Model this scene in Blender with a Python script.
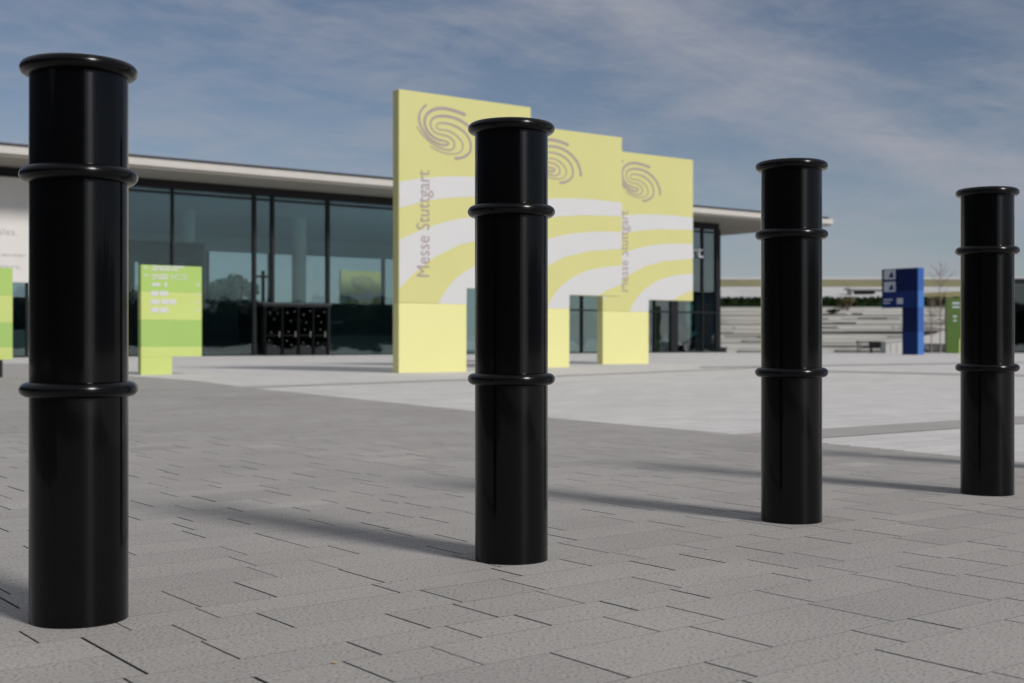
import bpy, bmesh, math, random
from mathutils import Vector, Matrix
R = math.radians
random.seed(7)
for o in list(bpy.data.objects): bpy.data.objects.remove(o)
S = bpy.context.scene
C = S.collection
F = 1280.0; CH = 0.70                      # focal length in pixels, camera height

# ---------------------------------------------------------------- camera
cam = bpy.data.cameras.new('camera'); cam.sensor_width = 36; cam.lens = 45
cam.clip_start = .05; cam.clip_end = 6000
cam.dof.use_dof = True; cam.dof.focus_distance = 4.2; cam.dof.aperture_fstop = 4.3
co = bpy.data.objects.new('camera', cam); C.objects.link(co)
co.location = (0, 0, CH); co.rotation_euler = (R(90), 0, 0)
S.camera = co
# ---------------------------------------------------------------- world
SUN_EL = 35.0
SDIR = Vector((.72, -.69, 0)).normalized()                  # horizontal direction towards the sun
SAZ = math.atan2(SDIR.x, SDIR.y)                            # clockwise from +Y
wd = bpy.data.worlds.new('World'); S.world = wd; wd.use_nodes = True
wt = wd.node_tree; wt.nodes.clear()
def wn(t, **k):
    n = wt.nodes.new(t)
    for a, b in k.items(): setattr(n, a, b)
    return n
sky = wn('ShaderNodeTexSky', sky_type='NISHITA', sun_disc=False)
sky.sun_elevation = R(SUN_EL); sky.sun_rotation = SAZ
sky.altitude = 1200; sky.air_density = 1.0; sky.dust_density = 0.6; sky.ozone_density = 2.0
def wmath(op, a, b=None, c=None, clamp=False):
    n = wn('ShaderNodeMath', operation=op, use_clamp=clamp)
    for i, x in enumerate((a, b, c)):
        if x is None: continue
        if hasattr(x, 'node'): wt.links.new(x, n.inputs[i])
        else: n.inputs[i].default_value = x
    return n.outputs[0]
tc = wn('ShaderNodeTexCoord'); sp = wn('ShaderNodeSeparateXYZ'); wt.links.new(tc.outputs['Generated'], sp.inputs[0])
az = wmath('MULTIPLY', wmath('ARCTAN2', sp.outputs[0], sp.outputs[1]), 57.3)         # degrees, clockwise from the view
el = wmath('MULTIPLY', wmath('ARCSINE', sp.outputs[2]), 57.3)
cb = wn('ShaderNodeCombineXYZ'); wt.links.new(az, cb.inputs[0]); wt.links.new(el, cb.inputs[1])
def cloudnoise(rot, sx, sy, det, rough, dis):
    mp = wn('ShaderNodeMapping'); mp.inputs['Rotation'].default_value = (0, 0, R(rot)); mp.inputs['Scale'].default_value = (sx, sy, 1)
    m0 = wn('ShaderNodeVectorRotate', rotation_type='Z_AXIS'); m0.inputs['Angle'].default_value = R(rot); wt.links.new(cb.outputs[0], m0.inputs[0])
    mp.inputs['Rotation'].default_value = (0, 0, 0); wt.links.new(m0.outputs[0], mp.inputs['Vector'])
    n = wn('ShaderNodeTexNoise'); n.inputs['Scale'].default_value = 1; n.inputs['Detail'].default_value = det; n.inputs['Roughness'].default_value = rough; n.inputs['Distortion'].default_value = dis
    wt.links.new(mp.outputs[0], n.inputs['Vector']); return n.outputs[0]
n1 = cloudnoise(10, .11, .50, 10, .66, .5); n4 = cloudnoise(-4, .35, 1.3, 8, .6, .5); n2 = cloudnoise(-10, .05, .12, 3, .5, .3); n3 = cloudnoise(28, .16, .60, 8, .65, .8)
# a long cirrus band running down to the right
ax, ay, bx, by = 3.0, 15.5, 21.0, 6.5
ln = math.hypot(bx-ax, by-ay); nx, ny = -(by-ay)/ln, (bx-ax)/ln
dist = wmath('ADD', wmath('ADD', wmath('MULTIPLY', az, nx), wmath('MULTIPLY', el, ny)), -(ax*nx+ay*ny))
dist = wmath('ADD', dist, wmath('MULTIPLY', wmath('SUBTRACT', n2, .5), 5.0))
band = wmath('EXPONENT', wmath('MULTIPLY', wmath('MULTIPLY', dist, dist), -.45))
cl = wmath('MULTIPLY', wmath('SUBTRACT', wmath('ADD', wmath('MULTIPLY', n1, .72), wmath('MULTIPLY', n4, .28)), .41), 3.2, clamp=True)
cl = wmath('MULTIPLY', cl, wmath('ADD', wmath('MULTIPLY', n2, .9), .15))
hz = wmath('MULTIPLY', wmath('EXPONENT', wmath('MULTIPLY', wmath('MAXIMUM', el, 0.0), -.22)), .62)
veil = wmath('MULTIPLY', wmath('MULTIPLY', wmath('SUBTRACT', el, 17.0), .05, clamp=True), .85)     # cloud cover added above the view to neutralise the sky fill
cl = wmath('ADD', wmath('ADD', cl, hz), veil)
cl = wmath('ADD', cl, wmath('MULTIPLY', band, wmath('MULTIPLY', n3, .85)), clamp=True)
hs = wn('ShaderNodeHueSaturation'); hs.inputs['Hue'].default_value = .503; hs.inputs['Saturation'].default_value = 0.92; hs.inputs['Value'].default_value = .60
wt.links.new(sky.outputs[0], hs.inputs['Color'])
mx = wn('ShaderNodeMix', data_type='RGBA'); wt.links.new(cl, mx.inputs[0])
wt.links.new(hs.outputs[0], mx.inputs[6]); mx.inputs[7].default_value = (3.75, 3.85, 4.35, 1)
bg = wn('ShaderNodeBackground'); bg.inputs[1].default_value = .095
wt.links.new(mx.outputs[2], bg.inputs[0])
wo = wn('ShaderNodeOutputWorld'); wt.links.new(bg.outputs[0], wo.inputs[0])
# ---------------------------------------------------------------- sun
sl = bpy.data.lights.new('sun', 'SUN'); sl.energy = 3.0; sl.angle = R(11); sl.color = (1, .955, .90)
so = bpy.data.objects.new('sun', sl); C.objects.link(so); so.location = (20, -20, 30)
tosun = Vector((SDIR.x*math.cos(R(SUN_EL)), SDIR.y*math.cos(R(SUN_EL)), math.sin(R(SUN_EL))))
so.rotation_euler = tosun.to_track_quat('Z', 'Y').to_euler()
S.view_settings.view_transform = 'Standard'; S.view_settings.look = 'None'
S.view_settings.exposure = 0; S.view_settings.gamma = 1; S.view_settings.use_curve_mapping = False
S.render.engine = 'CYCLES'; S.render.resolution_x = 1024; S.render.resolution_y = 683
S.cycles.transparent_max_bounces = 24; S.cycles.max_bounces = 8

# ---------------------------------------------------------------- materials
class M:
    def __init__(s, name):
        s.m = bpy.data.materials.new(name); s.m.use_nodes = True; s.t = s.m.node_tree; s.t.nodes.clear()
        s.out = s.n('ShaderNodeOutputMaterial')
    def n(s, t, **k):
        x = s.t.nodes.new(t)
        for a, b in k.items(): setattr(x, a, b)
        return x
    def l(s, a, b): s.t.links.new(a, b)
    def math(s, op, a, b=None, clamp=False):
        n = s.n('ShaderNodeMath', operation=op, use_clamp=clamp)
        for i, x in enumerate((a, b)):
            if x is None: continue
            if hasattr(x, 'node'): s.l(x, n.inputs[i])
            else: n.inputs[i].default_value = x
        return n.outputs[0]
def mat(name, col, rough=.6, var=.08, scale=4.0, bump=0.0, bscale=None, metal=0.0, coat=0.0, spec=.5, stretch=(1,1,1), attr=None, speck=None):
    a = M(name); p = a.n('ShaderNodeBsdfPrincipled'); a.l(p.outputs[0], a.out.inputs[0])
    tc = a.n('ShaderNodeTexCoord'); mp = a.n('ShaderNodeMapping'); mp.inputs['Scale'].default_value = stretch
    a.l(tc.outputs['Object'], mp.inputs[0])
    nz = a.n('ShaderNodeTexNoise'); nz.inputs['Scale'].default_value = scale; nz.inputs['Detail'].default_value = 6; a.l(mp.outputs[0], nz.inputs[0])
    fac = a.math('ADD', a.math('MULTIPLY', a.math('SUBTRACT', nz.outputs[0], .5), var*4), 1.0)
    if attr:
        at = a.n('ShaderNodeAttribute', attribute_name=attr); fac = a.math('MULTIPLY', fac, at.outputs['Fac'])
    if speck:
        n3 = a.n('ShaderNodeTexNoise'); n3.inputs['Scale'].default_value = speck[0]; n3.inputs['Detail'].default_value = 3; a.l(tc.outputs['Object'], n3.inputs[0])
        dk = a.math('MULTIPLY', a.math('SUBTRACT', n3.outputs[0], .56), 9.0, clamp=True)          # dark pores
        lt = a.math('MULTIPLY', a.math('SUBTRACT', .42, n3.outputs[0]), 9.0, clamp=True)          # pale grains
        fac = a.math('MULTIPLY', fac, a.math('ADD', a.math('MULTIPLY', dk, -speck[1]), a.math('ADD', a.math('MULTIPLY', lt, speck[1]*.6), 1.0)))
        n4 = a.n('ShaderNodeTexNoise'); n4.inputs['Scale'].default_value = .45; n4.inputs['Detail'].default_value = 7; n4.inputs['Roughness'].default_value = .6; a.l(tc.outputs['Object'], n4.inputs[0])
        fac = a.math('MULTIPLY', fac, a.math('ADD', a.math('MULTIPLY', a.math('SUBTRACT', n4.outputs[0], .5), .45), 1.0))
    vm = a.n('ShaderNodeVectorMath', operation='SCALE'); vm.inputs[0].default_value = col; a.l(fac, vm.inputs['Scale'])
    a.l(vm.outputs[0], p.inputs['Base Color'])
    a.l(a.math('ADD', a.math('MULTIPLY', a.math('SUBTRACT', nz.outputs[0], .5), .15), rough), p.inputs['Roughness'])
    p.inputs['Metallic'].default_value = metal; p.inputs['Coat Weight'].default_value = coat
    p.inputs['Specular IOR Level'].default_value = spec
    if bump:
        nb = a.n('ShaderNodeTexNoise'); nb.inputs['Scale'].default_value = bscale or scale*8; nb.inputs['Detail'].default_value = 5; a.l(tc.outputs['Object'], nb.inputs[0])
        b = a.n('ShaderNodeBump'); b.inputs['Strength'].default_value = bump; b.inputs['Distance'].default_value = .004
        a.l(nb.outputs[0], b.inputs['Height']); a.l(b.outputs[0], p.inputs['Normal'])
    a.p = p
    return a.m
def glass(name, tint, refl=.16, rough=.02):
    a = M(name)
    tr = a.n('ShaderNodeBsdfTransparent'); tr.inputs[0].default_value = (*tint, 1)
    gl = a.n('ShaderNodeBsdfGlossy'); gl.inputs['Roughness'].default_value = rough; gl.inputs['Color'].default_value = (.85, .95, .95, 1)
    lw = a.n('ShaderNodeFresnel'); lw.inputs[0].default_value = 1.45
    fac = a.math('ADD', a.math('MULTIPLY', lw.outputs[0], 1.0), refl, clamp=True)
    tc = a.n('ShaderNodeTexCoord'); nb = a.n('ShaderNodeTexNoise'); nb.inputs['Scale'].default_value = .35; a.l(tc.outputs['Object'], nb.inputs[0])
    b = a.n('ShaderNodeBump'); b.inputs['Strength'].default_value = .05; b.inputs['Distance'].default_value = .3; a.l(nb.outputs[0], b.inputs['Height']); a.l(b.outputs[0], gl.inputs['Normal'])
    mx = a.n('ShaderNodeMixShader'); a.l(fac, mx.inputs[0]); a.l(tr.outputs[0], mx.inputs[1]); a.l(gl.outputs[0], mx.inputs[2])
    a.l(mx.outputs[0], a.out.inputs[0])
    return a.m
def black_paint(name='black_gloss_paint', coat_rough=.06):
    a = M(name); p = a.n('ShaderNodeBsdfPrincipled'); a.l(p.outputs[0], a.out.inputs[0])
    tc = a.n('ShaderNodeTexCoord')
    mp = a.n('ShaderNodeMapping'); mp.inputs['Scale'].default_value = (1, 1, .12); a.l(tc.outputs['Object'], mp.inputs[0])
    nz = a.n('ShaderNodeTexNoise'); nz.inputs['Scale'].default_value = 22; nz.inputs['Detail'].default_value = 3; a.l(mp.outputs[0], nz.inputs[0])
    p.inputs['Base Color'].default_value = (.0008, .0008, .001, 1)
    a.l(a.math('ADD', a.math('MULTIPLY', nz.outputs[0], .05), .21), p.inputs['Roughness'])
    tg = a.n('ShaderNodeTangent', direction_type='RADIAL', axis='Z'); a.l(tg.outputs[0], p.inputs['Tangent'])
    p.inputs['Anisotropic'].default_value = .90; p.inputs['Anisotropic Rotation'].default_value = .25
    p.inputs['Coat Weight'].default_value = .28; p.inputs['Coat Roughness'].default_value = coat_rough
    p.inputs['Specular IOR Level'].default_value = .13
    b = a.n('ShaderNodeBump'); b.inputs['Strength'].default_value = .12; b.inputs['Distance'].default_value = .002
    a.l(nz.outputs[0], b.inputs['Height']); a.l(b.outputs[0], p.inputs['Normal']); a.l(b.outputs[0], p.inputs['Coat Normal'])
    return a.m
def light_paving():
    a = M('light_granite_paving'); p = a.n('ShaderNodeBsdfPrincipled'); a.l(p.outputs[0], a.out.inputs[0])
    tc = a.n('ShaderNodeTexCoord'); mp = a.n('ShaderNodeMapping'); mp.inputs['Rotation'].default_value = (0, 0, -math.atan2(.604, .797)); a.l(tc.outputs['Object'], mp.inputs[0])
    br = a.n('ShaderNodeTexBrick'); br.inputs['Scale'].default_value = 1; br.inputs['Brick Width'].default_value = .62; br.inputs['Row Height'].default_value = .31
    br.inputs['Mortar Size'].default_value = .005; br.inputs['Mortar Smooth'].default_value = .2; br.inputs['Bias'].default_value = 0
    br.inputs['Color1'].default_value = (.515, .505, .485, 1); br.inputs['Color2'].default_value = (.585, .575, .555, 1); br.inputs['Mortar'].default_value = (.26, .255, .25, 1)
    a.l(mp.outputs[0], br.inputs[0])
    fac = None
    for sc, amp in ((.25, .22), (3.0, .25), (45, .6)):
        nz = a.n('ShaderNodeTexNoise'); nz.inputs['Scale'].default_value = sc; nz.inputs['Detail'].default_value = 5; a.l(tc.outputs['Object'], nz.inputs[0])
        f = a.math('ADD', a.math('MULTIPLY', a.math('SUBTRACT', nz.outputs[0], .5), amp), 1.0)
        fac = f if fac is None else a.math('MULTIPLY', fac, f)
    vm = a.n('ShaderNodeVectorMath', operation='SCALE'); a.l(br.outputs[0], vm.inputs[0]); a.l(fac, vm.inputs['Scale'])
    a.l(vm.outputs[0], p.inputs['Base Color']); p.inputs['Roughness'].default_value = .75
    return a.m

m_black = black_paint(); m_rim = black_paint('black_satin_paint', .22)
m_slab = mat('grey_concrete_slab', (.340, .328, .310), .85, .04, 2.2, bump=.22, bscale=320, attr='tone', speck=(115, .55), spec=.25)
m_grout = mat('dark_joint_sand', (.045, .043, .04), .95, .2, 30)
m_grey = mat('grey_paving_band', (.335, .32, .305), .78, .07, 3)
m_grey2 = mat('darker_paving_band', (.36, .35, .34), .78, .07, 2)
m_light = light_paving()
m_yel = mat('lemon_panel_paint', (.565, .548, .225), .55, .022, .9, stretch=(1, 1, .35))
m_yel2 = mat('pale_yellow_paint', (.71, .69, .31), .5, .012, 1.2)
m_white = mat('white_print', (.57, .57, .575), .5, .01, 2)
m_logo = mat('mauve_grey_print', (.33, .27, .27), .5, .02, 5)
m_gra = mat('fresh_green_paint', (.36, .53, .13), .45, .02, 2)
m_grb = mat('lime_paint', (.51, .60, .18), .45, .02, 2)
m_grc = mat('mid_green_paint', (.33, .50, .13), .45, .02, 2)
m_dgr = mat('deep_green_paint', (.060, .125, .012), .45, .05, 2)
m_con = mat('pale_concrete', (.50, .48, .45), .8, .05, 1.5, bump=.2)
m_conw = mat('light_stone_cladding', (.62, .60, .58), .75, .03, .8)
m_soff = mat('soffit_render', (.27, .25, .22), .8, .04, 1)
m_dark = mat('anthracite_metal', (.012, .013, .015), .45, .1, 3, spec=.25)
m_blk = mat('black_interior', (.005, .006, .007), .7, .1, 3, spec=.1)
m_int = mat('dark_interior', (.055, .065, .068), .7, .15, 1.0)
m_ceil = mat('interior_ceiling', (.74, .78, .82), .8, .05, .8)
m_col = mat('white_column', (.75, .76, .76), .6, .02, 1)
m_floor = mat('interior_floor', (.42, .42, .41), .3, .1, 1)
m_roof = mat('roof_edge_metal', (.05, .05, .055), .4, .1, 1, metal=.4)
m_glass = glass('facade_glass', (.72, .81, .82), .045)
m_glassg = glass('reflection_green_glass', (.55, .78, .74), .24)  # green tint puts the terraces' reflection into the glass colour
m_glassr = glass('rear_glass', (.88, .93, .93), .02)
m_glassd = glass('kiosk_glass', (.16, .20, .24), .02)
m_glassk = glass('kiosk_dark_glass', (.20, .25, .28), .10)
m_navy_shade = mat('shaded_navy_panel', (.005, .022, .12), .4, .04, 2, spec=.2)
m_navy2_shade = mat('shaded_deep_navy_panel', (.002, .008, .065), .4, .04, 2, spec=.2)
m_blue_lit = mat('sunlit_blue_panel', (.045, .15, .44), .4, .03, 2)
m_blue2_lit = mat('sunlit_mid_blue_panel', (.025, .095, .34), .4, .03, 2)
m_grp = mat('grey_print', (.42, .45, .52), .5, .02, 2)
m_slate = mat('slate_blue_wall', (.10, .14, .19), .6, .05, 1)
m_bright = mat('bright_white_letters', (.82, .82, .82), .4, .01, 2)
m_let = mat('faint_grey_lettering', (.40, .40, .41), .6, .02, 2)
m_grass = mat('dry_grass', (.20, .19, .09), .95, .2, .6, bump=.5)
m_terr = mat('terrace_stone', (.43, .425, .40), .85, .10, .35, stretch=(1, 1, 9))
m_tread = mat('terrace_tread', (.20, .20, .185), .9, .2, .6)
m_slabw = mat('white_slab', (.50, .50, .49), .7, .04, 1)
m_gravel = mat('pale_gravel', (.48, .48, .47), .9, .06, .4)
m_hedge = mat('dark_hedge_leaf', (.012, .023, .008), .9, .5, 3, spec=.05)
m_olive = mat('olive_leaf', (.10, .095, .03), .8, .3, 3)
m_leaf = mat('dark_leaf', (.025, .05, .03), .8, .4, 2)
m_bark = mat('brown_bark', (.20, .15, .12), .9, .2, 8)
m_brick = mat('pale_render', (.45, .44, .42), .8, .05, 1)
m_wood = mat('amber_leaf', (.50, .38, .18), .8, .1, 30)

# ---------------------------------------------------------------- mesh helpers
def link(name, bm, m, parent=None, mats=None, smooth=False):
    me = bpy.data.meshes.new(name); bm.to_mesh(me); bm.free()
    for x in (mats or [m]): me.materials.append(x)
    o = bpy.data.objects.new(name, me); C.objects.link(o)
    if parent: o.parent = parent
    if smooth:
        for p in me.polygons: p.use_smooth = True
    return o
def empty(name, label, cat, loc=(0,0,0), rz=0, group=None):
    o = bpy.data.objects.new(name, None); C.objects.link(o); o.location = loc; o.rotation_euler = (0, 0, rz)
    o.empty_display_size = .2
    o['label'] = label; o['category'] = cat
    if group: o['group'] = group
    return o
def tag(o, label, cat, group=None, kind=None):
    o['label'] = label; o['category'] = cat
    if group: o['group'] = group
    if kind: o['kind'] = kind
    return o
def struct(o): o['kind'] = 'structure'; return o
def abox(bm, x0, x1, y0, y1, z0, z1, bev=0.0):
    r = bmesh.ops.create_cube(bm, size=1)
    vs = r['verts']
    for v in vs:
        v.co = Vector(((x0+x1)/2 + v.co.x*(x1-x0), (y0+y1)/2 + v.co.y*(y1-y0), (z0+z1)/2 + v.co.z*(z1-z0)))
    if bev:
        es = list({e for v in vs for e in v.link_edges})
        bmesh.ops.bevel(bm, geom=es, offset=bev, segments=2, affect='EDGES', profile=.5)
def boxo(name, x0, x1, y0, y1, z0, z1, m, parent=None, bev=0.0):
    bm = bmesh.new(); abox(bm, x0, x1, y0, y1, z0, z1, bev); return link(name, bm, m, parent)
def prism(bm, pts, y0, y1, bev=0.0):                        # outline in x,z pushed through y
    a = [bm.verts.new((x, y0, z)) for x, z in pts]; b = [bm.verts.new((x, y1, z)) for x, z in pts]
    n = len(pts); fs = [bm.faces.new(a), bm.faces.new(b[::-1])]
    for i in range(n): fs.append(bm.faces.new((a[i], b[i], b[(i+1) % n], a[(i+1) % n])))
    bmesh.ops.recalc_face_normals(bm, faces=fs)
    if bev:
        es = list({e for f in fs for e in f.edges})
        bmesh.ops.bevel(bm, geom=es, offset=bev, segments=1, affect='EDGES')
def quad(bm, pts, z):
    f = bm.faces.new([bm.verts.new((x, y, z)) for x, y in pts])
    if f.normal.z < 0: f.normal_flip()
    f.normal_update()
    if f.normal.z < 0: f.normal_flip()
def lathe(bm, prof, seg=96):
    rings = []
    for r, z in prof:
        rings.append([bm.verts.new((r*math.cos(2*math.pi*i/seg), r*math.sin(2*math.pi*i/seg), z)) for i in range(seg)])
    for a, b in zip(rings, rings[1:]):
        for i in range(seg): bm.faces.new((a[i], a[(i+1) % seg], b[(i+1) % seg], b[i]))
    return rings
def tube(bm, pts, radii, seg=6):
    prev = None
    for i, (p, r) in enumerate(zip(pts, radii)):
        p = Vector(p); d = (Vector(pts[min(i+1, len(pts)-1)]) - Vector(pts[max(i-1, 0)])).normalized()
        q = d.to_track_quat('Z', 'Y'); ring = [bm.verts.new(p + q @ Vector((r*math.cos(2*math.pi*k/seg), r*math.sin(2*math.pi*k/seg), 0))) for k in range(seg)]
        if prev:
            for k in range(seg): bm.faces.new((prev[k], prev[(k+1) % seg], ring[(k+1) % seg], ring[k]))
        prev = ring
def interp(P, x):
    if x <= P[0][0]: return P[0][1]
    for (a, b), (c, d) in zip(P, P[1:]):
        if x <= c: return b+(d-b)*(x-a)/(c-a)
    return P[-1][1]
def catmull(P, n=6):
    out = []
    for i in range(len(P)-1):
        p0 = P[max(i-1, 0)]; p1 = P[i]; p2 = P[i+1]; p3 = P[min(i+2, len(P)-1)]
        for k in range(n):
            t = k/n
            out.append(tuple(.5*((2*p1[j]) + (-p0[j]+p2[j])*t + (2*p0[j]-5*p1[j]+4*p2[j]-p3[j])*t*t + (-p0[j]+3*p1[j]-3*p2[j]+p3[j])*t**3) for j in range(2)))
    out.append(P[-1]); return out
def text_mesh(body, x0, x1, z0, z1, rot90=False, y=-.004, thick=.003, bold=0.0):
    """writing filling the box x0..x1, z0..z1 on the plane y (facing -y); rot90 reads upwards"""
    cu = bpy.data.curves.new('txt', 'FONT'); cu.body = body; cu.size = 1; cu.resolution_u = 3; cu.offset = bold
    to = bpy.data.objects.new('txt', cu); C.objects.link(to)
    dg = bpy.context.evaluated_depsgraph_get(); dg.update()
    me = bpy.data.meshes.new_from_object(to.evaluated_get(dg))
    bm = bmesh.new(); bm.from_mesh(me)
    bpy.data.objects.remove(to); bpy.data.curves.remove(cu); bpy.data.meshes.remove(me)
    xs = [v.co.x for v in bm.verts]; ys = [v.co.y for v in bm.verts]
    a, b, c, d = min(xs), max(xs), min(ys), max(ys)
    for v in bm.verts:
        s = (v.co.x-a)/(b-a); t = (v.co.y-c)/(d-c)
        if rot90: v.co = Vector((x0+(1-t)*(x1-x0), y, z0+s*(z1-z0)))
        else: v.co = Vector((x0+s*(x1-x0), y, z0+t*(z1-z0)))
    fs = list(bm.faces)
    r = bmesh.ops.extrude_face_region(bm, geom=fs)
    for v in [g for g in r['geom'] if isinstance(g, bmesh.types.BMVert)]: v.co.y -= thick
    bmesh.ops.recalc_face_normals(bm, faces=bm.faces)
    return bm
def copy_tree(o, parent=None):
    c = o.copy(); C.objects.link(c)
    if parent: c.parent = parent
    for ch in [x for x in bpy.data.objects if x.parent == o]: copy_tree(ch, c)
    return c
D = Vector((.797, .604)); N = Vector((-.604, .797))         # along the facade, and away from the viewer
RZ = math.atan2(.604, .797)
def uv(u, v): p = D*u+N*v; return (p.x, p.y)
def gp(x, y):                                               # where the ground shows at a point of the photo
    Z = F*CH/(y-341.5); return ((x-512)*Z/F, Z)

# ================================================================ GROUND
UB = [(-6, 6.3), (4.6, 6.9), (6.9, 7.2), (10.5, 7.49), (18, 8.57), (21.5, 9.3), (26, 9.6)]      # edge of the grey slabs, u over v
bm = bmesh.new()
quad(bm, [(-1500, -400), (1500, -400), (1500, 2500), (-1500, 2500)], -.020); struct(link('plaza_ground', bm, m_light))
bm = bmesh.new()
pts = [uv(-30, -6)] + [uv(interp(UB, v), v) for v in (-6, 4.6, 6.9, 10.5, 18, 21.5, 26)] + [uv(-30, 26)]
quad(bm, pts, -.008); struct(link('paving_joints', bm, m_grout))
bm = bmesh.new(); tone = bm.loops.layers.float_color.new('tone')
v = -5.5
while v < 26:
    w = random.choice((.155, .155, .21, .21, .27))
    if v+w > 26: break
    um = interp(UB, v+w/2); u = -18 - random.random()
    while u < um:
        L = random.choice((.22, .28, .36, .44, .52))*random.uniform(.95, 1.05)
        g = random.choice((.0010, .0016, .0026, .0038)); gr = random.choice((.0003, .0004, .0006, .0010))
        u1 = min(u+L, um)
        if um-u1 < .12: u1 = um
        p = uv((u+u1)/2, v+w/2)
        if abs(p[0]) < 3+abs(p[1])*.75 and p[1] > -3:
            c = random.gauss(1, .035)
            near = 1.6 < p[1] < 9
            zt = 0
            b = .0008
            o4 = [(u+g, v+gr), (u1-g, v+gr), (u1-g, v+w-gr), (u+g, v+w-gr)]
            i4 = [(u+g+b, v+gr+.0002), (u1-g-b, v+gr+.0002), (u1-g-b, v+w-gr-.0002), (u+g+b, v+w-gr-.0002)]
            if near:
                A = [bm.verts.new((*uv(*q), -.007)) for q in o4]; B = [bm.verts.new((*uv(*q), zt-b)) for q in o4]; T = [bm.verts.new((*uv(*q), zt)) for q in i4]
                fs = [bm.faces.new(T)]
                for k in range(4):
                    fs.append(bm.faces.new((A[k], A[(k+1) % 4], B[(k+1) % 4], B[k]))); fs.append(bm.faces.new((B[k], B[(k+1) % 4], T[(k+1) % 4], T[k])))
            else:
                fs = [bm.faces.new([bm.verts.new((*uv(*q), 0)) for q in o4])]
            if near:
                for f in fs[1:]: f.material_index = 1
            for f in fs:
                for lp in f.loops: lp[tone] = (c, c, c, 1)
        u = u1
    v += w
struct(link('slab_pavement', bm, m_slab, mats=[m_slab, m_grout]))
# grey strips that divide the pale fields
bm = bmesh.new()
quad(bm, [uv(7.2, 6.2), uv(30, 6.2), uv(30, 6.85), uv(7.27, 6.85)], -.0165)
struct(link('paving_strip', bm, m_grey))
bm = bmesh.new()
def pxquad(bm, P, z): quad(bm, [gp(*p) for p in P], z)
pxquad(bm, [(242, 387.2), (242, 385.4), (480, 377.6), (760, 366.6), (760, 367.6), (480, 379)], -.016)
struct(link('paving_strip_far', bm, m_grey2))
bm = bmesh.new()
pxquad(bm, [(760, 369.8), (760, 368.2), (1150, 376.5), (1150, 378.4)], -.0135)
struct(link('paving_strip_cross', bm, m_grey2))
bm = bmesh.new()
pxquad(bm, [(700, 366.0), (1150, 359.6), (1150, 360.4), (700, 367.4)], -.011)
struct(link('paving_strip_rear', bm, m_grey2))
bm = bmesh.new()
pxquad(bm, [(-300, 377.5), (128, 377.5), (128, 363.0), (-300, 363.0)], -.013)  # grey quad: darker paving with the sign's shadow in its colour
struct(link('shaded_paving_field', bm, m_grey))
# amber leaf scrap on the slabs
bm = bmesh.new(); lx, ly = gp(334, 664)
vs = [bm.verts.new((lx+dx, ly+dy, .0025+dz)) for dx, dy, dz in ((-.008, 0, .001), (-.002, .005, .002), (.004, .006, .001), (.008, .001, .002), (.002, -.003, .001))]
bm.faces.new(vs); r = bmesh.ops.extrude_face_region(bm, geom=list(bm.faces))
for q in r['geom']:
    if isinstance(q, bmesh.types.BMVert): q.co.z += .001
tag(link('dry_leaf', bm, m_wood), 'tiny amber dry leaf scrap lying on the grey slabs', 'leaf')

# ================================================================ BOLLARDS
def make_bollard():
    r = .1175
    root = empty('bollard', '', 'bollard')
    bm = bmesh.new(); lathe(bm, [(r, 0), (r, .3), (r, .6), (r, .9), (r, 1.2), (r, 1.382)]); link('tube', bm, m_black, root, smooth=True)
    bm = bmesh.new(); rg = lathe(bm, [(r+.001, 1.390), (r-.004, 1.395), (r-.03, 1.398), (.004, 1.399)]); bm.faces.new(rg[-1]); link('cap', bm, m_black, root, smooth=True)
    for nm, h, mr in (('cap_rim', 1.384, .0185), ('ring', 1.117, .0195), ('ring', .580, .0195)):
        bm = bmesh.new(); prof = []
        for k in range(17):
            a = -math.pi/2 + math.pi*k/16
            prof.append((r+.0005+mr*math.cos(a)*1.18, h+mr*math.sin(a)))
        if nm == 'cap_rim': prof.append((r-.012, h+mr*.93))
        lathe(bm, prof)
        link(nm, bm, m_rim, root, smooth=True)
    return root
bol = make_bollard()
labs = ['nearest and largest black bollard, in front of the left of the glass facade',
        'black bollard standing in front of the largest yellow sign board',
        'black bollard between the yellow sign boards and the blue sign',
        'black bollard to the right of the blue sign, before the deep green sign',
        'black bollard just beyond the right edge, its shadow on the slabs']
copies = [bol] + [copy_tree(bol) for _ in labs[1:]]
for i, (o, lb) in enumerate(zip(copies, labs)):
    o.location = (-1.098+1.096*i, 3.235+.888*i, 0.0); o.rotation_euler.z = .37*i
    if i == 0: o.location.x += .004; o.scale = (1.02, 1.02, 1)
    o['label'] = lb; o['group'] = 'black bollards in a row across the slabs'

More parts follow.
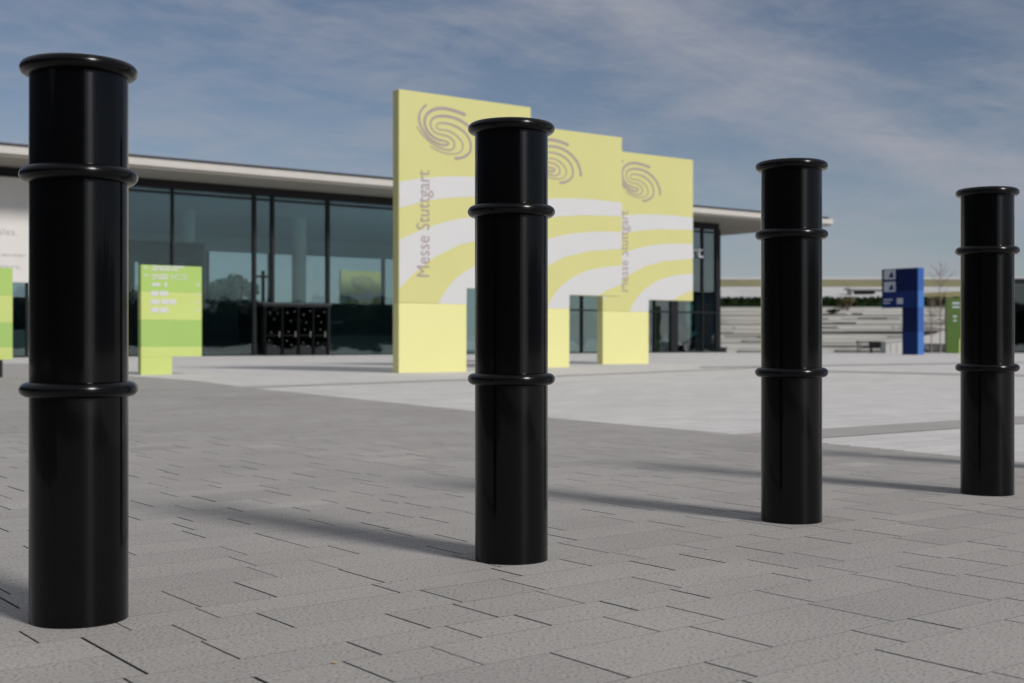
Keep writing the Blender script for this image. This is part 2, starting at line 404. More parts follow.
# ================================================================ YELLOW SIGN BOARDS
ATOP = [(0, 4.40), (.77, 4.55), (1.5, 4.64), (2.45, 4.69), (3.2, 4.69), (3.85, 4.67)]
ABOT = [(0, 3.79), (.77, 4.02), (1.5, 4.14), (2.45, 4.235), (3.85, 4.28)]
BTOP = [(0, 3.06), (.6, 3.32), (1.3, 3.55), (1.95, 3.69), (2.8, 3.79), (3.85, 3.84)]
BBOT = [(0, 1.93), (.36, 2.27), (.95, 2.69), (1.7, 3.03), (2.6, 3.24), (3.85, 3.355)]
CTOP = [(1.10, 1.63), (1.25, 1.87), (1.6, 2.23), (2.0, 2.47), (2.45, 2.66), (3.1, 2.80), (3.85, 2.885)]
CBOT = [(1.10, 1.62), (1.896, 1.62), (1.904, 2.008), (2.95, 2.008), (3.3, 2.17), (3.85, 2.35)]
def band_bm(top, bot, x0, x1, n=40, y=-.003):
    bm = bmesh.new(); xs = sorted(set([x0+(x1-x0)*i/n for i in range(n+1)] + [p[0] for p in bot if x0 < p[0] < x1]))
    tp = catmull(top, 8); tp.sort()
    pr = None
    for x in xs:
        t = min(interp(tp, x), 6.4); b = interp(bot, x)
        if t < b+.001: t = b+.001
        cur = [bm.verts.new((x, y, b)), bm.verts.new((x, y, t)), bm.verts.new((x, 0, t)), bm.verts.new((x, 0, b))]
        if pr:
            for k in range(4): bm.faces.new((pr[k], cur[k], cur[(k+1) % 4], pr[(k+1) % 4]))
        else: bm.faces.new(cur)
        pr = cur
    bm.faces.new(pr[::-1]); bmesh.ops.recalc_face_normals(bm, faces=bm.faces)
    return bm
S1 = [(555,182),(440,140),(330,115),(240,122),(172,158),(137,210),(132,270),(150,330),(190,385),(240,420),(300,445),(350,455),(378,475),(352,494),(300,490),(230,460),(165,410),(120,350),(90,290),(74,230),(78,170),(110,115),(150,75)]
S2 = [(712,560),(700,480),(668,400),(625,340),(575,290),(500,240),(420,208),(330,193),(250,200),(205,230),(190,275),(205,325),(245,365),(300,385),(360,400),(412,430),(440,478),(430,525),(390,545),(330,537),(260,510),(190,465),(130,410),(85,355),(50,300)]
S3 = [(440,632),(510,625),(570,595),(605,550),(607,480),(580,410),(530,350),(460,305),(380,275),(300,265),(257,280),(257,315),(290,335),(350,340),(410,362),(470,405),(515,460),(525,520),(500,565),(440,585),(370,582),(290,560),(185,505)]
def plog(x, y):                                             # tracing in a blown-up crop -> metres on the board
    X, Y = 412+x/10.34, 96+y/10.34; r = (X-512)/F; X0, Z0 = -2.6, 29.4
    u = (r*Z0-X0)/(.797-r*.604); Z = Z0+u*.604; return (u, CH+(341.5-Y)/F*Z)
def swirl_bm(k=1.0):
    bm = bmesh.new()
    for st, wa, wb in ((S1, .078*k, .052*k), (S2, .078*k, .026*k), (S3, .064*k, .024*k)):
        P = [plog(*q) for q in catmull(st, 5)]; n = len(P); pr = None
        for i, p in enumerate(P):
            a = P[max(i-1, 0)]; b = P[min(i+1, n-1)]; dx, dz = b[0]-a[0], b[1]-a[1]; L = math.hypot(dx, dz) or 1
            t = i/(n-1); w = (wa+(wb-wa)*t)/2*(1-.35*math.exp(-((t-.5)/.12)**2))
            ox, oz = -dz/L*w, dx/L*w
            cur = [bm.verts.new((p[0]+ox, -.006, p[1]+oz)), bm.verts.new((p[0]-ox, -.006, p[1]-oz)), bm.verts.new((p[0]-ox, -.001, p[1]-oz)), bm.verts.new((p[0]+ox, -.001, p[1]+oz))]
            if pr:
                for k in range(4): bm.faces.new((pr[k], pr[(k+1) % 4], cur[(k+1) % 4], cur[k]))
            else: bm.faces.new(cur)
            pr = cur
        bm.faces.new(pr[::-1])
    bmesh.ops.recalc_face_normals(bm, faces=bm.faces)
    return bm
def make_pylon():
    root = empty('sign_board', '', 'sign', rz=RZ)
    bm = bmesh.new(); prism(bm, [(0, 1.622), (1.90, 1.622), (1.90, 2.0), (3.85, 2.0), (3.85, 6.53), (0, 6.53)], 0, .26, .008); link('board', bm, m_yel, root)
    bm = bmesh.new(); abox(bm, 0, 1.90, 0, .26, 0, 1.618, .006); link('leg', bm, m_yel2, root)
    link('stripe', band_bm(ATOP, ABOT, .01, 3.84), m_white, root)
    link('stripe', band_bm(BTOP, BBOT, .01, 3.84), m_white, root)
    link('stripe', band_bm(CTOP, CBOT, 1.10, 3.84), m_white, root)
    link('swirl_emblem', swirl_bm(), m_logo, root)
    link('lettering', text_mesh('Messe Stuttgart', .485, .955, 2.24, 4.72, rot90=True, y=-.004), m_logo, root)
    return root
pyl = make_pylon()
plab = [('nearest of the tall yellow and white boards, its lettering and swirl in full view', (-2.6, 29.4, -.03)),
        ('middle yellow and white board, partly behind the second bollard', (.070, 34.85, -.03)),
        ('farthest yellow and white board of the row of three, at the right', (2.875, 40.55, -.03)),
        ('distant yellow board with a swirl, seen through the glass hall', (-13.9, 104, -.03))]
pyls = [pyl] + [copy_tree(pyl) for _ in plab[1:]]
for o, (lb, loc) in zip(pyls, plab): o['label'] = lb; o.location = loc; o['group'] = 'tall yellow boards with white stripes'
pyls[1].scale = (1.02,)*3; pyls[2].scale = (1.045,)*3
for ch in pyls[2].children:
    if ch.name.startswith('lettering'): ch.location.x = .19
    if ch.name.startswith('swirl'): ch.location.x = .08

for ch in pyls[3].children:                                 # the far board carries a larger, bolder swirl
    if ch.name.startswith('swirl'):
        bm = swirl_bm(1.25)
        for v in bm.verts: v.co.x = .9+(v.co.x-.5)*1.45; v.co.z = 6.05+(v.co.z-6.25)*1.1
        me = bpy.data.meshes.new('swirl_emblem'); bm.to_mesh(me); bm.free(); me.materials.append(m_logo); ch.data = me
# ================================================================ GREEN SIGN (left)
def green_sign(loc, rz, W, leg, H, under, T, label, bands, extra=True, legm=None, legx=None):
    root = empty('direction_sign', label, 'sign', loc, rz)
    prev = under
    for top, m in bands:
        bm = bmesh.new(); abox(bm, 0, W, 0, T, prev+.001, top-.001, .003); link('panel', bm, m, root); prev = top
    l0, l1 = legx or (0, leg)
    bm = bmesh.new(); abox(bm, l0, l1, .001, T-.001, 0, under, 0); link('leg', bm, legm or bands[0][1], root)
    return root
gs = green_sign((-8.0, 27.6, -.03), RZ, 1.39, .70, 2.37, .40, .17, 'green and lime direction sign with arrows, left of the glass vestibule',
                [(.62, m_grb), (1.20, m_grc), (1.81, m_grb), (2.39, m_gra)])
def sg(px_, py_):
    r = (px_-512)/F; u = (r*27.6+8.0)/(.797-r*.604); return u, CH+.03+(341.5-py_)/F*(27.6+u*.604)
def textrow(body, x0, x1, y0, y1, m=m_white, nm='lettering'):
    a = sg(x0, y1); b = sg(x1, y0); link(nm, text_mesh(body, a[0], b[0], a[1], b[1], y=-.002, thick=.003), m, gs)
textrow('ICS', 171.5, 187, 274.5, 279.5)
def plate(bm, x0, x1, y0, y1):
    a = sg(x0, y1); b = sg(x1, y0); abox(bm, a[0], b[0], -.005, .001, a[1], b[1], .0015)
def arrow(bm, x, y, s=1):
    u, h = sg(x, y); w = .055
    prism(bm, [(u-w, h-.010), (u+.3*w, h-.010), (u+.3*w, h-.032), (u+w, h), (u+.3*w, h+.032), (u+.3*w, h+.010), (u-w, h+.010)] if s > 0 else
              [(u+w, h-.010), (u-.3*w, h-.010), (u-.3*w, h-.032), (u-w, h), (u-.3*w, h+.032), (u-.3*w, h+.010), (u+w, h+.010)], -.005, .0)
bm = bmesh.new()
bm.free()
for x, y, sgn in [(146, 267.6, -1), (146, 275.2, -1)] + [(197.5, yy, 1) for yy in (285, 294, 302, 310)]:
    bm = bmesh.new(); arrow(bm, x, y, sgn); link('arrow', bm, m_white, gs)
for y0, y1, segs in ((266.2, 267.6, ((152, 163), (164, 172), (173, 184))), (269, 270.4, ((152, 158), (159, 170), (171, 178))), (274.6, 276, ((152, 159), (160, 168))), (277.5, 279, ((152, 156), (157, 168))),
                     (283, 286, ((152, 160),)), (282.5, 287, ((164.5, 167),))):
    bm = bmesh.new()
    for a, b in segs: plate(bm, a, b, y0, y1)
    link('small_print', bm, m_white, gs)
for y, segs in ((293.5, ((151, 158.5), (159.5, 168))), (301.8, ((151, 159), (161, 168), (168.6, 176))), (310, ((151, 158.5), (159.5, 168)))):
    for a, b in segs:
        bm = bmesh.new(); plate(bm, a, b, y-2.4, y+2.4); link('pictogram_plate', bm, m_white, gs)
# second green sign, mostly beyond the left edge
g2 = green_sign((-11.48, 24.0, -.03), RZ, 2.05, .8, 2.16, .37, .17, 'green and lime sign cut off by the left edge of the photo',
                [(.62, m_grb), (1.10, m_grc), (1.64, m_grb), (2.18, m_gra)], legm=m_dark, legx=(.9, 1.86))

# ================================================================ GLASS HALL
G0 = (-6.58, 69.0)
hall = empty('glass_hall', 'long glass hall with a flat overhanging roof behind the yellow boards', 'building', (*G0, -.03), RZ)
U0, U1, DEP = -48.0, 25.5, 24.0
HS, HR = 8.50, 8.95
# roof slab
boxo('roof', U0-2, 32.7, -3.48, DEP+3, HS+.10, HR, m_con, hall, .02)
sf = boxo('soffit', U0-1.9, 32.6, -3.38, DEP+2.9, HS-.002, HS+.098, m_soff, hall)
boxo('roof_edge', U0-2.05, 32.2, -3.53, DEP+3.05, HR+.003, HR+.10, m_roof, hall)
boxo('floor', U0, U1, .3, DEP, .002, .06, m_floor, hall)
boxo('plinth', U0-.2, U1+.25, -.35, DEP+.2, -.02, .0, m_grey2, hall)
boxo('head_beam', U0, U1-.05, .05, .50, 8.10, HS-.004, m_dark, hall)
# interior
boxo('ceiling', U0, U1-.4, .6, DEP-.3, 8.0, 8.09, m_ceil, hall)
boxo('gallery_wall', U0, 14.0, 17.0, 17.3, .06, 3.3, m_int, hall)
boxo('rear_beam', U0, U1-.3, DEP-.35, DEP, 6.95, 8.0, m_ceil, hall)
bm = bmesh.new(); abox(bm, U0, U1, DEP-.22, DEP-.19, .1, 6.95); link('rear_glazing', bm, m_glassr, hall)
for k in range(16):
    u = U0+1+k*4.7; boxo('rear_mullion', u-.12, u+.12, DEP-.3, DEP-.1, .06, 6.95, m_dark, hall)
for (cx_, Zc) in ((299, 76.0), (187.5, 71)):
    X = (cx_-512)/F*Zc; q = Vector((X-G0[0], Zc-G0[1])); u, v_ = q.dot(D), q.dot(N)
    bm = bmesh.new(); rr = lathe(bm, [(.42, .06), (.42, 8.0)], 32)
    for w in bm.verts: w.co += Vector((u, v_, 0))
    link('column', bm, m_col, hall, smooth=True)
# black portal inside
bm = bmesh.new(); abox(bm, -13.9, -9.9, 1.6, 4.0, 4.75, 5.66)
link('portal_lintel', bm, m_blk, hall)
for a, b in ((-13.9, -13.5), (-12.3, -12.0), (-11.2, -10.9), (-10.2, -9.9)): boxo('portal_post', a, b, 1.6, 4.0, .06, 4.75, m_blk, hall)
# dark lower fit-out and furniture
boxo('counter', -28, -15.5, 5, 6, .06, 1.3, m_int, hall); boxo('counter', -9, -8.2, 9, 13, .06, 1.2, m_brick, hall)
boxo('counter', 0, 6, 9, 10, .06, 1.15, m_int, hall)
# facade glazing : panes between mullions
mul = [-48, -43, -38, -33.2, -28.6, -23.8, -19.05, -12.22, -7.93, -6.93, -3.75, 2.2, 8.0, 13.6, 19.6, 21.3, 23.87, 25.3]
for a, b in zip(mul, mul[1:]):
    bm = bmesh.new(); abox(bm, a+.02, b-.02, .10, .13, .10, 8.10); link('pane', bm, m_glassg if a > 7 else m_glass, hall)
for u in mul:
    w = .08 if u in (-7.93, -6.93, -3.75) else .045
    if u == 21.3: w = .30
    if u == 25.3: w = .20
    boxo('mullion', u-w, u+w, -.02, .22, 0, 8.10, m_dark, hall)
boxo('transom', U0, U1, -.03, .20, 7.84, 7.93, m_dark, hall)
for a, b, h in ((-7.80, -7.06, 4.0), (8.08, 21.0, 2.62), (21.6, 25.1, 2.62)): boxo('transom', a, b, -.01, .2, h-.05, h+.05, m_dark, hall)
boxo('transom', -7.47, -7.38, -.01, .2, .1, 4.3, m_dark, hall)
boxo('sill', U0, U1, -.04, .25, .0, .10, m_dark, hall)
# right-hand end wall
bm = bmesh.new(); abox(bm, U1-.10, U1-.07, .3, DEP, .1, 8.1); link('pane', bm, m_glass, hall)
for k in range(6): boxo('mullion', U1-.2, U1, 4*k+3.9, 4*k+4.1, 0, 8.1, m_dark, hall)
boxo('back_wall', U0, U0+.3, 0.3, DEP, 0, 8.1, m_int, hall)
# stone clad block with writing
boxo('stone_cladding', U0, -19.03, -.30, -.03, 3.36, 8.02, m_conw, hall, .01)
for t, u1, h, s, L in (('Internationales.', -19.58, 5.45, .30, 3.1), ('Congresscenter', -19.15, 4.45, .22, 3.2), ('Stuttgart.', -19.36, 3.86, .30, 2.2)):
    link('lettering', text_mesh(t, u1-L, u1, h, h+s, y=-.303, thick=.01), m_let, hall)
# white lettering on the glass
link('lettering', text_mesh('Messe Stuttgart', 23.75-9.6, 23.75, 5.90, 7.0, y=-.09, thick=.05), m_bright, hall)
# vestibule
vs_ = boxo('vestibule', -7.75, -3.9, -.55, -.04, 2.50, 2.62, m_dark, hall)
boxo('ledge', -7.8, -3.85, -.60, -.03, 2.625, 2.67, m_int, hall)
for k, u in enumerate((-7.6, -6.65, -5.75, -4.9, -4.05)): boxo('door_frame', u-.035, u+.035, -.52, -.40, .0, 2.50, m_blk, hall)
for k, (a, b) in enumerate(((-7.5, -6.75), (-6.55, -5.85), (-5.65, -5.0), (-4.8, -4.15))):
    bm = bmesh.new(); abox(bm, a, b, -.48, -.45, .05, 2.5); d = link('door', bm, m_glassd, hall)
    bm = bmesh.new(); abox(bm, b-.10, b-.06, -.53, -.50, .95, 1.25, .005); link('handle', bm, m_tread, d)
    for (su, sh, sw) in ((.12, 2.1, .07), (.38, 1.75, .05), (.52, 2.2, .05), (.25, 1.25, .06), (.1, .7, .05), (.45, .45, .07)):  # small specks on the panes imitate reflections in the glass
        q = a+su+.05*math.sin(7*k+9*sh); boxo('reflection_speck', q, q+sw*.8, -.484, -.4805, sh+.08*math.sin(5*k+su*20), sh+.04+.08*math.sin(5*k+su*20), m_tread, d)
    boxo('door_rail', a, b, -.50, -.43, 1.0, 1.08, m_blk, hall)
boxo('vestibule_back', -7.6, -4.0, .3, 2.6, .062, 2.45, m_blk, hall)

# ================================================================ UNSEEN HALLS, ADDED TO DARKEN REFLECTIONS (glass and bollards)
back = empty('dark_reflection_hall', 'unseen dark hall behind the camera, added to darken the bollard reflections', 'building', (-8, -27, -.03), R(14))
boxo('facade', -62, 22, -20, 0, 0, 9.5, m_dark, back, .02)
boxo('roof', -63, 23, -21, 1.0, 9.51, 10.1, m_roof, back)
for k in range(20): boxo('window', -60+k*4.1, -57.4+k*4.1, 0.003, .06, 3.0, 8.2, m_glassd, back)

side = empty('dark_reflection_hall', 'unseen dark hall left of the plaza, added to darken the bollard reflections', 'building', (-34, 34, -.03), R(-97))  # second added hall, blackens the left flank of the bollards
boxo('facade', -4, 72, -18, 0, 0, 11.0, m_dark, side, .02)
boxo('roof', -5, 73, -19, 1.0, 11.01, 11.6, m_roof, side)
for k in range(17): boxo('window', -2+k*4.2, .6+k*4.2, 0.003, .06, 3.0, 9.2, m_glassd, side)

# ================================================================ BLUE SIGN
bs = empty('blue_sign', 'tall blue sign, wide face coloured as shaded, edge as sunlit, with white pictograms', 'sign', (21.9, 69.0, -.03), R(90)+RZ)
# local x = along N (away), local y = -D ; wide faces look along -D
def bsb(nm, x0, x1, z0, z1, m, e=0): return boxo(nm, x0, x1, -.50+e, 0-e, z0, z1, m, bs)
for z0, z1, x1, m, mb in ((0, 1.25, 1.02, m_navy_shade, m_blue_lit), (1.25, 2.58, 1.02, m_navy2_shade, m_blue2_lit), (2.58, 3.50, 2.35, m_navy_shade, m_blue_lit), (3.50, 4.72, 2.35, m_navy2_shade, m_blue2_lit)):  # shade on the wide face and sun on the edge, put into the colours
    bsb('panel', .05, x1, z0+.002, z1-.002, m)
    bsb('edge_strip', 0, .046, z0+.002, z1-.002, mb, -.004)
def icon(px0, px1, py0, py1):
    def xx(p): r = (p-512)/F; return (21.9-r*69)/(.604+r*.797)
    def hh(x, y): return CH+.03+(341.5-y)/F*(69+.797*x)
    a, b = xx(px1), xx(px0); m = (a+b)/2
    return a, b, hh(m, py1), hh(m, py0)
for p in ((884, 895.5, 269.8, 279.5), (884, 895.5, 281.8, 291.8)):
    a, b, c, d = icon(*p); o = boxo('pictogram', a, b, .001, .012, c, d, m_grp, bs)
    bm = bmesh.new(); prism(bm, [(a+.1, c+.1), (a+.42, c+.1), (a+.42, c+.2), (a+.2, c+.45)], .0125, .018); link('symbol', bm, m_navy_shade, o)
for p in ((883.5, 892.5, 299.2, 300.6), (883.5, 890, 302.3, 303.6)):
    a, b, c, d = icon(*p); boxo('small_print', a, b, .001, .010, c, d, m_grp, bs)
a, b, c, d = icon(897, 903, 298.2, 304); boxo('pictogram', a, b, .001, .012, c, d, m_grp, bs)
# deep green sign behind the fourth bollard
X = (946.5-512)/F*78
g3 = green_sign((X, 78, -.03), 0, 1.75, 1.75, 3.4, .001, .3, 'deep green sign half hidden behind the rightmost visible bollard', [(1.1, m_dgr), (2.3, m_grc if 0 else m_dgr), (3.38, m_dgr)])
for x0, x1, z0, z1 in ((.35, .80, 3.0, 3.12), (.35, .80, 2.78, 2.88), (.40, .62, 2.2, 2.32), (.40, .62, 1.95, 2.05)):
    boxo('small_print', x0, x1, -.006, .001, z0, z1, m_grp, g3)
boxo('edge_strip', .78, 1.0, -.008, -.001, .0, .9, m_grb, g3)

# ================================================================ TERRACES AND SLOPE (right)
def zh(y, Z): return CH+(341.5-y)*Z/F
tw = empty('terraced_wall', 'pale stepped stone terraces behind the blue sign', 'wall', (45, 84, -.03))
ys = [353.5, 348, 343, 338.5, 334, 329, 324.5, 320, 315.5, 311, 307.2]
Zp = 84.0; hp = 0.0
rnd = random.Random(5)
for k in range(len(ys)-1):
    Z = 84+1.3*k; h = zh(ys[k+1], Z)+.03
    x0 = 14.1-.758*1.3*k-45
    boxo('terrace', x0, 60, Z-84, Z-84+1.32, max(0, hp-.3), h, m_terr, tw)
    boxo('terrace_edge', x0+.1, 60, Z-84-.03, Z-84+.12, h+.002, h+.05, m_tread if k % 2 else m_slabw, tw)
    for j in range(9):
        x = rnd.uniform(x0+.3, 2); L = rnd.uniform(1.5, 7); dz = rnd.uniform(.05, (h-hp)*.7)
        boxo('bench_slab', x, x+L, Z-84-.35, Z-84-.04, hp+.004*j+dz*.3, hp+dz*.3+.10+.004*j, m_slabw if rnd.random() < .6 else m_tread, tw)
    hp = h
def leaf_cloud(bm, fn, n, size, rn):
    for _ in range(n):
        p = Vector(fn(rn)); q = Vector((rn.gauss(0, 1), rn.gauss(0, 1), rn.gauss(0, 1))).normalized().to_track_quat('Z', 'Y')
        s = size*rn.uniform(.6, 1.4)
        bm.faces.new([bm.verts.new(p+q @ Vector(c)*s) for c in ((-1, -.5, 0), (1, -.5, .1), (1, .5, 0), (-1, .5, -.1))])
rn = random.Random(3)
bm = bmesh.new(); Zh = 97.6; hb = zh(307.5, Zh)-.5; ht = zh(296.6, Zh)
abox(bm, 7, 60, Zh+.15, Zh+1.0, hb, ht-.12)
leaf_cloud(bm, lambda r: (r.uniform(7, 60), Zh+r.uniform(0, 1.1), hb+(ht-hb)*r.random()**.8), 9000, .10, rn)
tag(link('hedge', bm, m_hedge), 'long dark clipped hedge along the top of the stone terraces', 'hedge')
# slope
prof = [(97.3, 0), (98, zh(307, 98)-.25), (100, zh(298.5, 100)), (112, zh(291, 112)), (122, zh(286.5, 122)), (136, zh(281, 136)), (150, zh(279.0, 150)), (170, zh(277.0, 170)), (240, zh(278, 240))]
def strip(nm, i0, i1, m, x0=5, x1=240, dz=0):
    bm = bmesh.new(); P = prof[i0:i1+1]; n = 96
    rows = [[bm.verts.new((x0+(x1-x0)*j/n, Z, h+dz-.03+ (.12*math.sin(j*1.7+i) if 0 < i < len(P)-1 else 0) + (.58*min(1, max(0, (x0+(x1-x0)*j/n-28)/5)) if i0+i == 2 else 0))) for j in range(n+1)] for i, (Z, h) in enumerate(P)]
    for a, b in zip(rows, rows[1:]):
        for j in range(n): bm.faces.new((a[j], a[j+1], b[j+1], b[j]))
    return struct(link(nm, bm, m))
strip('embankment', 0, 2, m_grass)
strip('gravel_ramp', 2, 4, m_gravel)
strip('meadow_slope', 4, 6, m_grass)
strip('far_gravel', 6, 7, m_slabw)
strip('hill_crest', 7, 8, m_grass)
# pale ramp kerb walls
bm = bmesh.new()
pw = [(6, 104, 298), (14, 108, 296), (24, 112, 294), (36, 118, 290.5), (60, 124, 287)]
for (xa, Za, ya), (xb, Zb, yb) in zip(pw, pw[1:]):
    for k, (dy, dz) in enumerate(((0, 0),)):
        A = [bm.verts.new((xa, Za, zh(ya, Za)-1.2)), bm.verts.new((xb, Zb, zh(yb, Zb)-1.2)), bm.verts.new((xb, Zb, zh(yb, Zb)+.05)), bm.verts.new((xa, Za, zh(ya, Za)+.05))]
        B_ = [bm.verts.new(v.co+Vector((0, .4, 0))) for v in A]
        bm.faces.new(A); bm.faces.new(B_[::-1])
        for q in range(4): bm.faces.new((A[q], B_[q], B_[(q+1) % 4], A[(q+1) % 4]))
bmesh.ops.remove_doubles(bm, verts=bm.verts, dist=.001); bmesh.ops.recalc_face_normals(bm, faces=bm.faces)
tag(link('ramp_wall', bm, m_slabw), 'low pale wall curving up the slope above the dark hedge', 'wall')
# low flat pavilion on the ramp
Zc = 106
pv = empty('pavilion', 'low white pavilion with one dark window strip on the slope left of the blue sign', 'building', ((864-512)/F*Zc, Zc, 0))
h0, h1 = zh(300, Zc), zh(287.6, Zc)
boxo('wall', -1.0, 1.9, 0, 1.6, h0-.6, h1-.16, m_slabw, pv); boxo('roof', -1.2, 2.0, -.2, 1.8, h1-.155, h1, m_brick, pv); boxo('window', -.85, .9, -.03, .02, h1-.55, h1-.28, m_blk, pv)
# shrub on the terrace
def shrub(px_, Z, y0, y1, w, lab, m, n=700):
    x = (px_-512)/F*Z; h0, h1 = zh(y0, Z), zh(y1, Z); r = random.Random(int(px_))
    t = empty('shrub', lab, 'shrub', (x, Z, h0))
    bm = bmesh.new()
    blobs = [(r.uniform(-w*.6, w*.6), r.uniform(-.4, .4), (h1-h0)*r.uniform(.35, .85), r.uniform(.25, .5)*w) for _ in range(7)]
    def fn(q):
        b = q.choice(blobs); d = Vector((q.gauss(0, 1), q.gauss(0, 1), q.gauss(0, 1))).normalized()*b[3]*q.random()**.4
        return (b[0]+d.x, b[1]+d.y*.7, max(.05, b[2]+d.z*.6))
    leaf_cloud(bm, fn, n, .045, r); link('foliage', bm, m, t)
    bm = bmesh.new()
    for k in range(8):
        a = r.uniform(0, 6.28); tube(bm, [(0, 0, 0), (math.cos(a)*w*.3, math.sin(a)*.2, (h1-h0)*.45), (math.cos(a)*w*.6, math.sin(a)*.3, (h1-h0)*.9)], [.03, .02, .006], 5)
    link('stem', bm, m_bark, t)
shrub(848, 95.6, 310.5, 297.5, .85, 'olive green bush on the terraces between the third bollard and the blue sign', m_olive)
shrub(832, 93.5, 314, 309.5, .6, 'small dark bush low on the terraces beside the third bollard', m_hedge, 300)
def bare_tree(px_, Z, ytop, lab, seed, spread):
    x = (px_-512)/F*Z; H = zh(ytop, Z)+.03; r = random.Random(seed)
    t = empty('young_tree', lab, 'tree', (x, Z, -.03)); bm = bmesh.new()
    tube(bm, [(0, 0, 0), (.03, 0, H*.4), (0, .03, H*.75), (.02, 0, H)], [.035, .028, .015, .005], 7); link('trunk', bm, m_bark, t)
    bm = bmesh.new()
    for k in range(46):
        z = H*r.uniform(.28, .93); a = r.uniform(0, 6.28); L = spread*(1-abs(z/H-.5))*r.uniform(.5, 1)
        e = Vector((math.cos(a)*L, math.sin(a)*L, L*1.1)); s = Vector((0, 0, z))
        tube(bm, [s, s+e*.5+Vector((0, 0, -.03)), s+e], [.010, .007, .003], 4)
        for q in range(3):
            b = s+e*r.uniform(.4, .95); tube(bm, [b, b+Vector((r.uniform(-.3, .3), r.uniform(-.3, .3), r.uniform(.1, .35)))], [.007, .003], 3)
    link('branch', bm, m_bark, t)
bare_tree(940, 76, 263, 'slender bare young tree between the blue sign and the deep green sign', 4, 1.0)
bare_tree(931, 82, 300, 'smaller bare young tree just right of the blue sign', 9, .6)
# picnic table, booth, wedge wall
Zb = 81.5
bt = empty('picnic_table', 'grey metal table frame in front of the stone terraces', 'table', ((871-512)/F*Zb, Zb, -.03))
boxo('table_top', -.85, .85, -.4, .4, .68, .76, m_tread, bt, .01)
for sx in (-.75, .72):
    for sy in (-.32, .32): boxo('leg', sx-.035, sx+.035, sy-.03, sy+.03, 0, .68, m_tread, bt)
boxo('crossbar', -.71, .68, -.02, .02, .3, .36, m_tread, bt)
bk = empty('bench', 'dark low bench beside the grey table, left of the white booth', 'bench', ((877-512)/F*80.6, 80.6, -.03))
boxo('seat', -.45, .45, -.2, .2, .34, .42, m_dark, bk, .01); boxo('leg', -.4, -.34, -.18, .18, 0, .34, m_dark, bk); boxo('leg', .34, .4, -.18, .18, 0, .34, m_dark, bk); boxo('backrest', -.45, .45, .2, .24, .45, .72, m_dark, bk)
wb = empty('white_booth', 'small white booth with sloping roof left of the blue sign', 'booth', ((896-512)/F*79, 79, -.03))
bm = bmesh.new(); prism(bm, [(-.62, 0), (.95, 0), (.95, .86), (-.62, .66)], 0, 1.0); link('body', bm, m_slabw, wb)
bm = bmesh.new(); prism(bm, [(-.68, .663), (1.0, .865), (1.0, .93), (-.68, .73)], -.08, 1.08); link('roof', bm, m_slabw, wb)
for x in (-.35, .05, .42): boxo('panel_joint', x-.03, x+.03, -.006, .002, .03, .6, m_soff, wb)
ww = empty('wedge_wall', 'pale sloping wall between the blue sign and the bare young tree', 'wall', ((926-512)/F*82, 82.6, -.03))
bm = bmesh.new(); prism(bm, [(-.3, .62), (1.6, .58), (1.6, 1.5), (.9, 1.25), (-.3, 1.0)], 0, .4); link('slab', bm, m_slabw, ww)
for x in (-.1, .5, 1.1): boxo('post', x, x+.12, .05, .3, 0, .62, m_tread, ww)
# glass kiosk at the right edge
kx = (1014-512)/F*80
kk = empty('glass_kiosk', 'dark glass kiosk at the right edge of the photo', 'building', (kx, 80, -.03))
boxo('roof', -.15, 9, -.2, 6, 4.50, 4.66, m_dark, kk, .02)
boxo('core', .3, 8.8, .4, 5.5, 0, 4.498, m_slate, kk)
for k in range(6):
    boxo('pane', k*1.5+.05, k*1.5+1.45, .05, .08, .12, 4.2, m_glassk, kk); boxo('mullion', k*1.5-.04, k*1.5+.04, .0, .12, 0, 4.498, m_dark, kk)
boxo('fascia', -.05, 9, -.01, .10, 4.21, 4.49, m_int, kk)
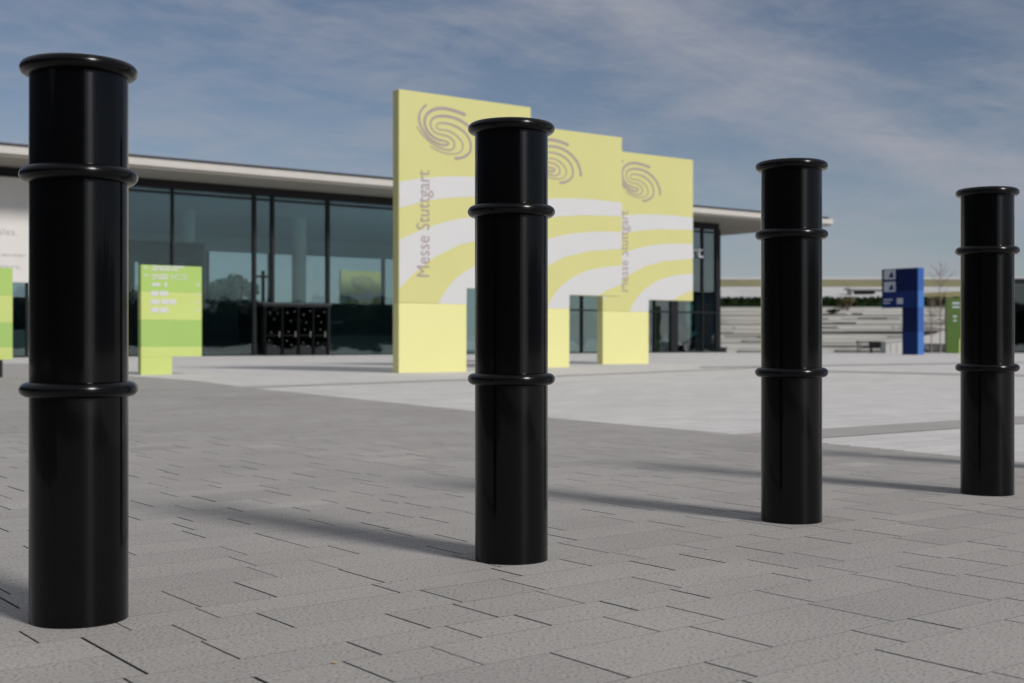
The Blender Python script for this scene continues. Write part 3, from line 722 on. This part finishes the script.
# tree seen through the hall
def tree(px_, Z, ytop, w, lab, seed):
    x = (px_-512)/F*Z; H = zh(ytop, Z); r = random.Random(seed); t = empty('leafy_tree', lab, 'tree', (x, Z, -.03), group='trees behind the glass hall')
    bm = bmesh.new(); tube(bm, [(0, 0, 0), (.1, 0, H*.3), (0, .1, H*.6), (.1, 0, H*.85)], [.22, .17, .1, .03], 8)
    for k in range(7):
        a = r.uniform(0, 6.28); z = H*r.uniform(.3, .6); tube(bm, [(0, 0, z), (math.cos(a)*w*.4, math.sin(a)*w*.4, z+H*.15), (math.cos(a)*w*.7, math.sin(a)*w*.7, z+H*.25)], [.09, .05, .02], 6)
    link('trunk', bm, m_bark, t)
    bm = bmesh.new(); bl = [(r.uniform(-w, w)*.7, r.uniform(-w, w)*.7, H*r.uniform(.4, .85), r.uniform(.3, .5)*w) for _ in range(16)]
    def fn(q):
        b = q.choice(bl); d = Vector((q.gauss(0, 1), q.gauss(0, 1), q.gauss(0, 1))).normalized()*b[3]*q.random()**.35
        return (b[0]+d.x, b[1]+d.y, b[2]+d.z*.8)
    leaf_cloud(bm, fn, 5000, .13, r); link('crown', bm, m_leaf, t)
tree(231, 105, 272, 2.3, 'dark rounded tree seen through the glass left of the double mullion', 1)
tree(150, 108, 280, 3.0, 'dark tree seen through the glass behind the green sign', 2)
tree(62, 104, 276, 3.0, 'dark tree behind the hall, hidden by the nearest bollard', 12)

# unseen belt of trees added at the right so the glass mirrors something dark
def belt_tree(seed):
    r_ = random.Random(seed); t = empty('leafy_tree', 'added dark tree', 'tree', (0, 0, 0))
    H, w = 6.6, 3.6; bm = bmesh.new(); tube(bm, [(0, 0, 0), (.1, 0, H*.3), (0, .1, H*.6), (.1, 0, H*.85)], [.25, .2, .12, .03], 8); link('trunk', bm, m_bark, t)
    bm = bmesh.new(); bl = [(r_.uniform(-w, w)*.7, r_.uniform(-w, w)*.7, H*r_.uniform(.12, .82), r_.uniform(.3, .5)*w) for _ in range(18)]
    def fn(q):
        b = q.choice(bl); d = Vector((q.gauss(0, 1), q.gauss(0, 1), q.gauss(0, 1))).normalized()*b[3]*q.random()**.35
        return (b[0]+d.x, b[1]+d.y, max(.2, b[2]+d.z*.8))
    leaf_cloud(bm, fn, 3500, .22, r_); link('crown', bm, m_leaf, t)
    return t
b0 = belt_tree(5); nb = 20; rb = random.Random(8)
for k in range(nb):
    t = b0 if k == 0 else copy_tree(b0)
    f = k/(nb-1); t.location = (58+34*f+rb.uniform(-1.5, 1.5), -34+66*f, -.03); t.rotation_euler.z = rb.uniform(0, 6); z = rb.uniform(.8, 1.1); t.scale = (z, z, z)
    t['label'] = 'unseen dark tree right of the plaza, added to darken the glass reflections'; t['group'] = 'unseen trees added for the glass reflections'
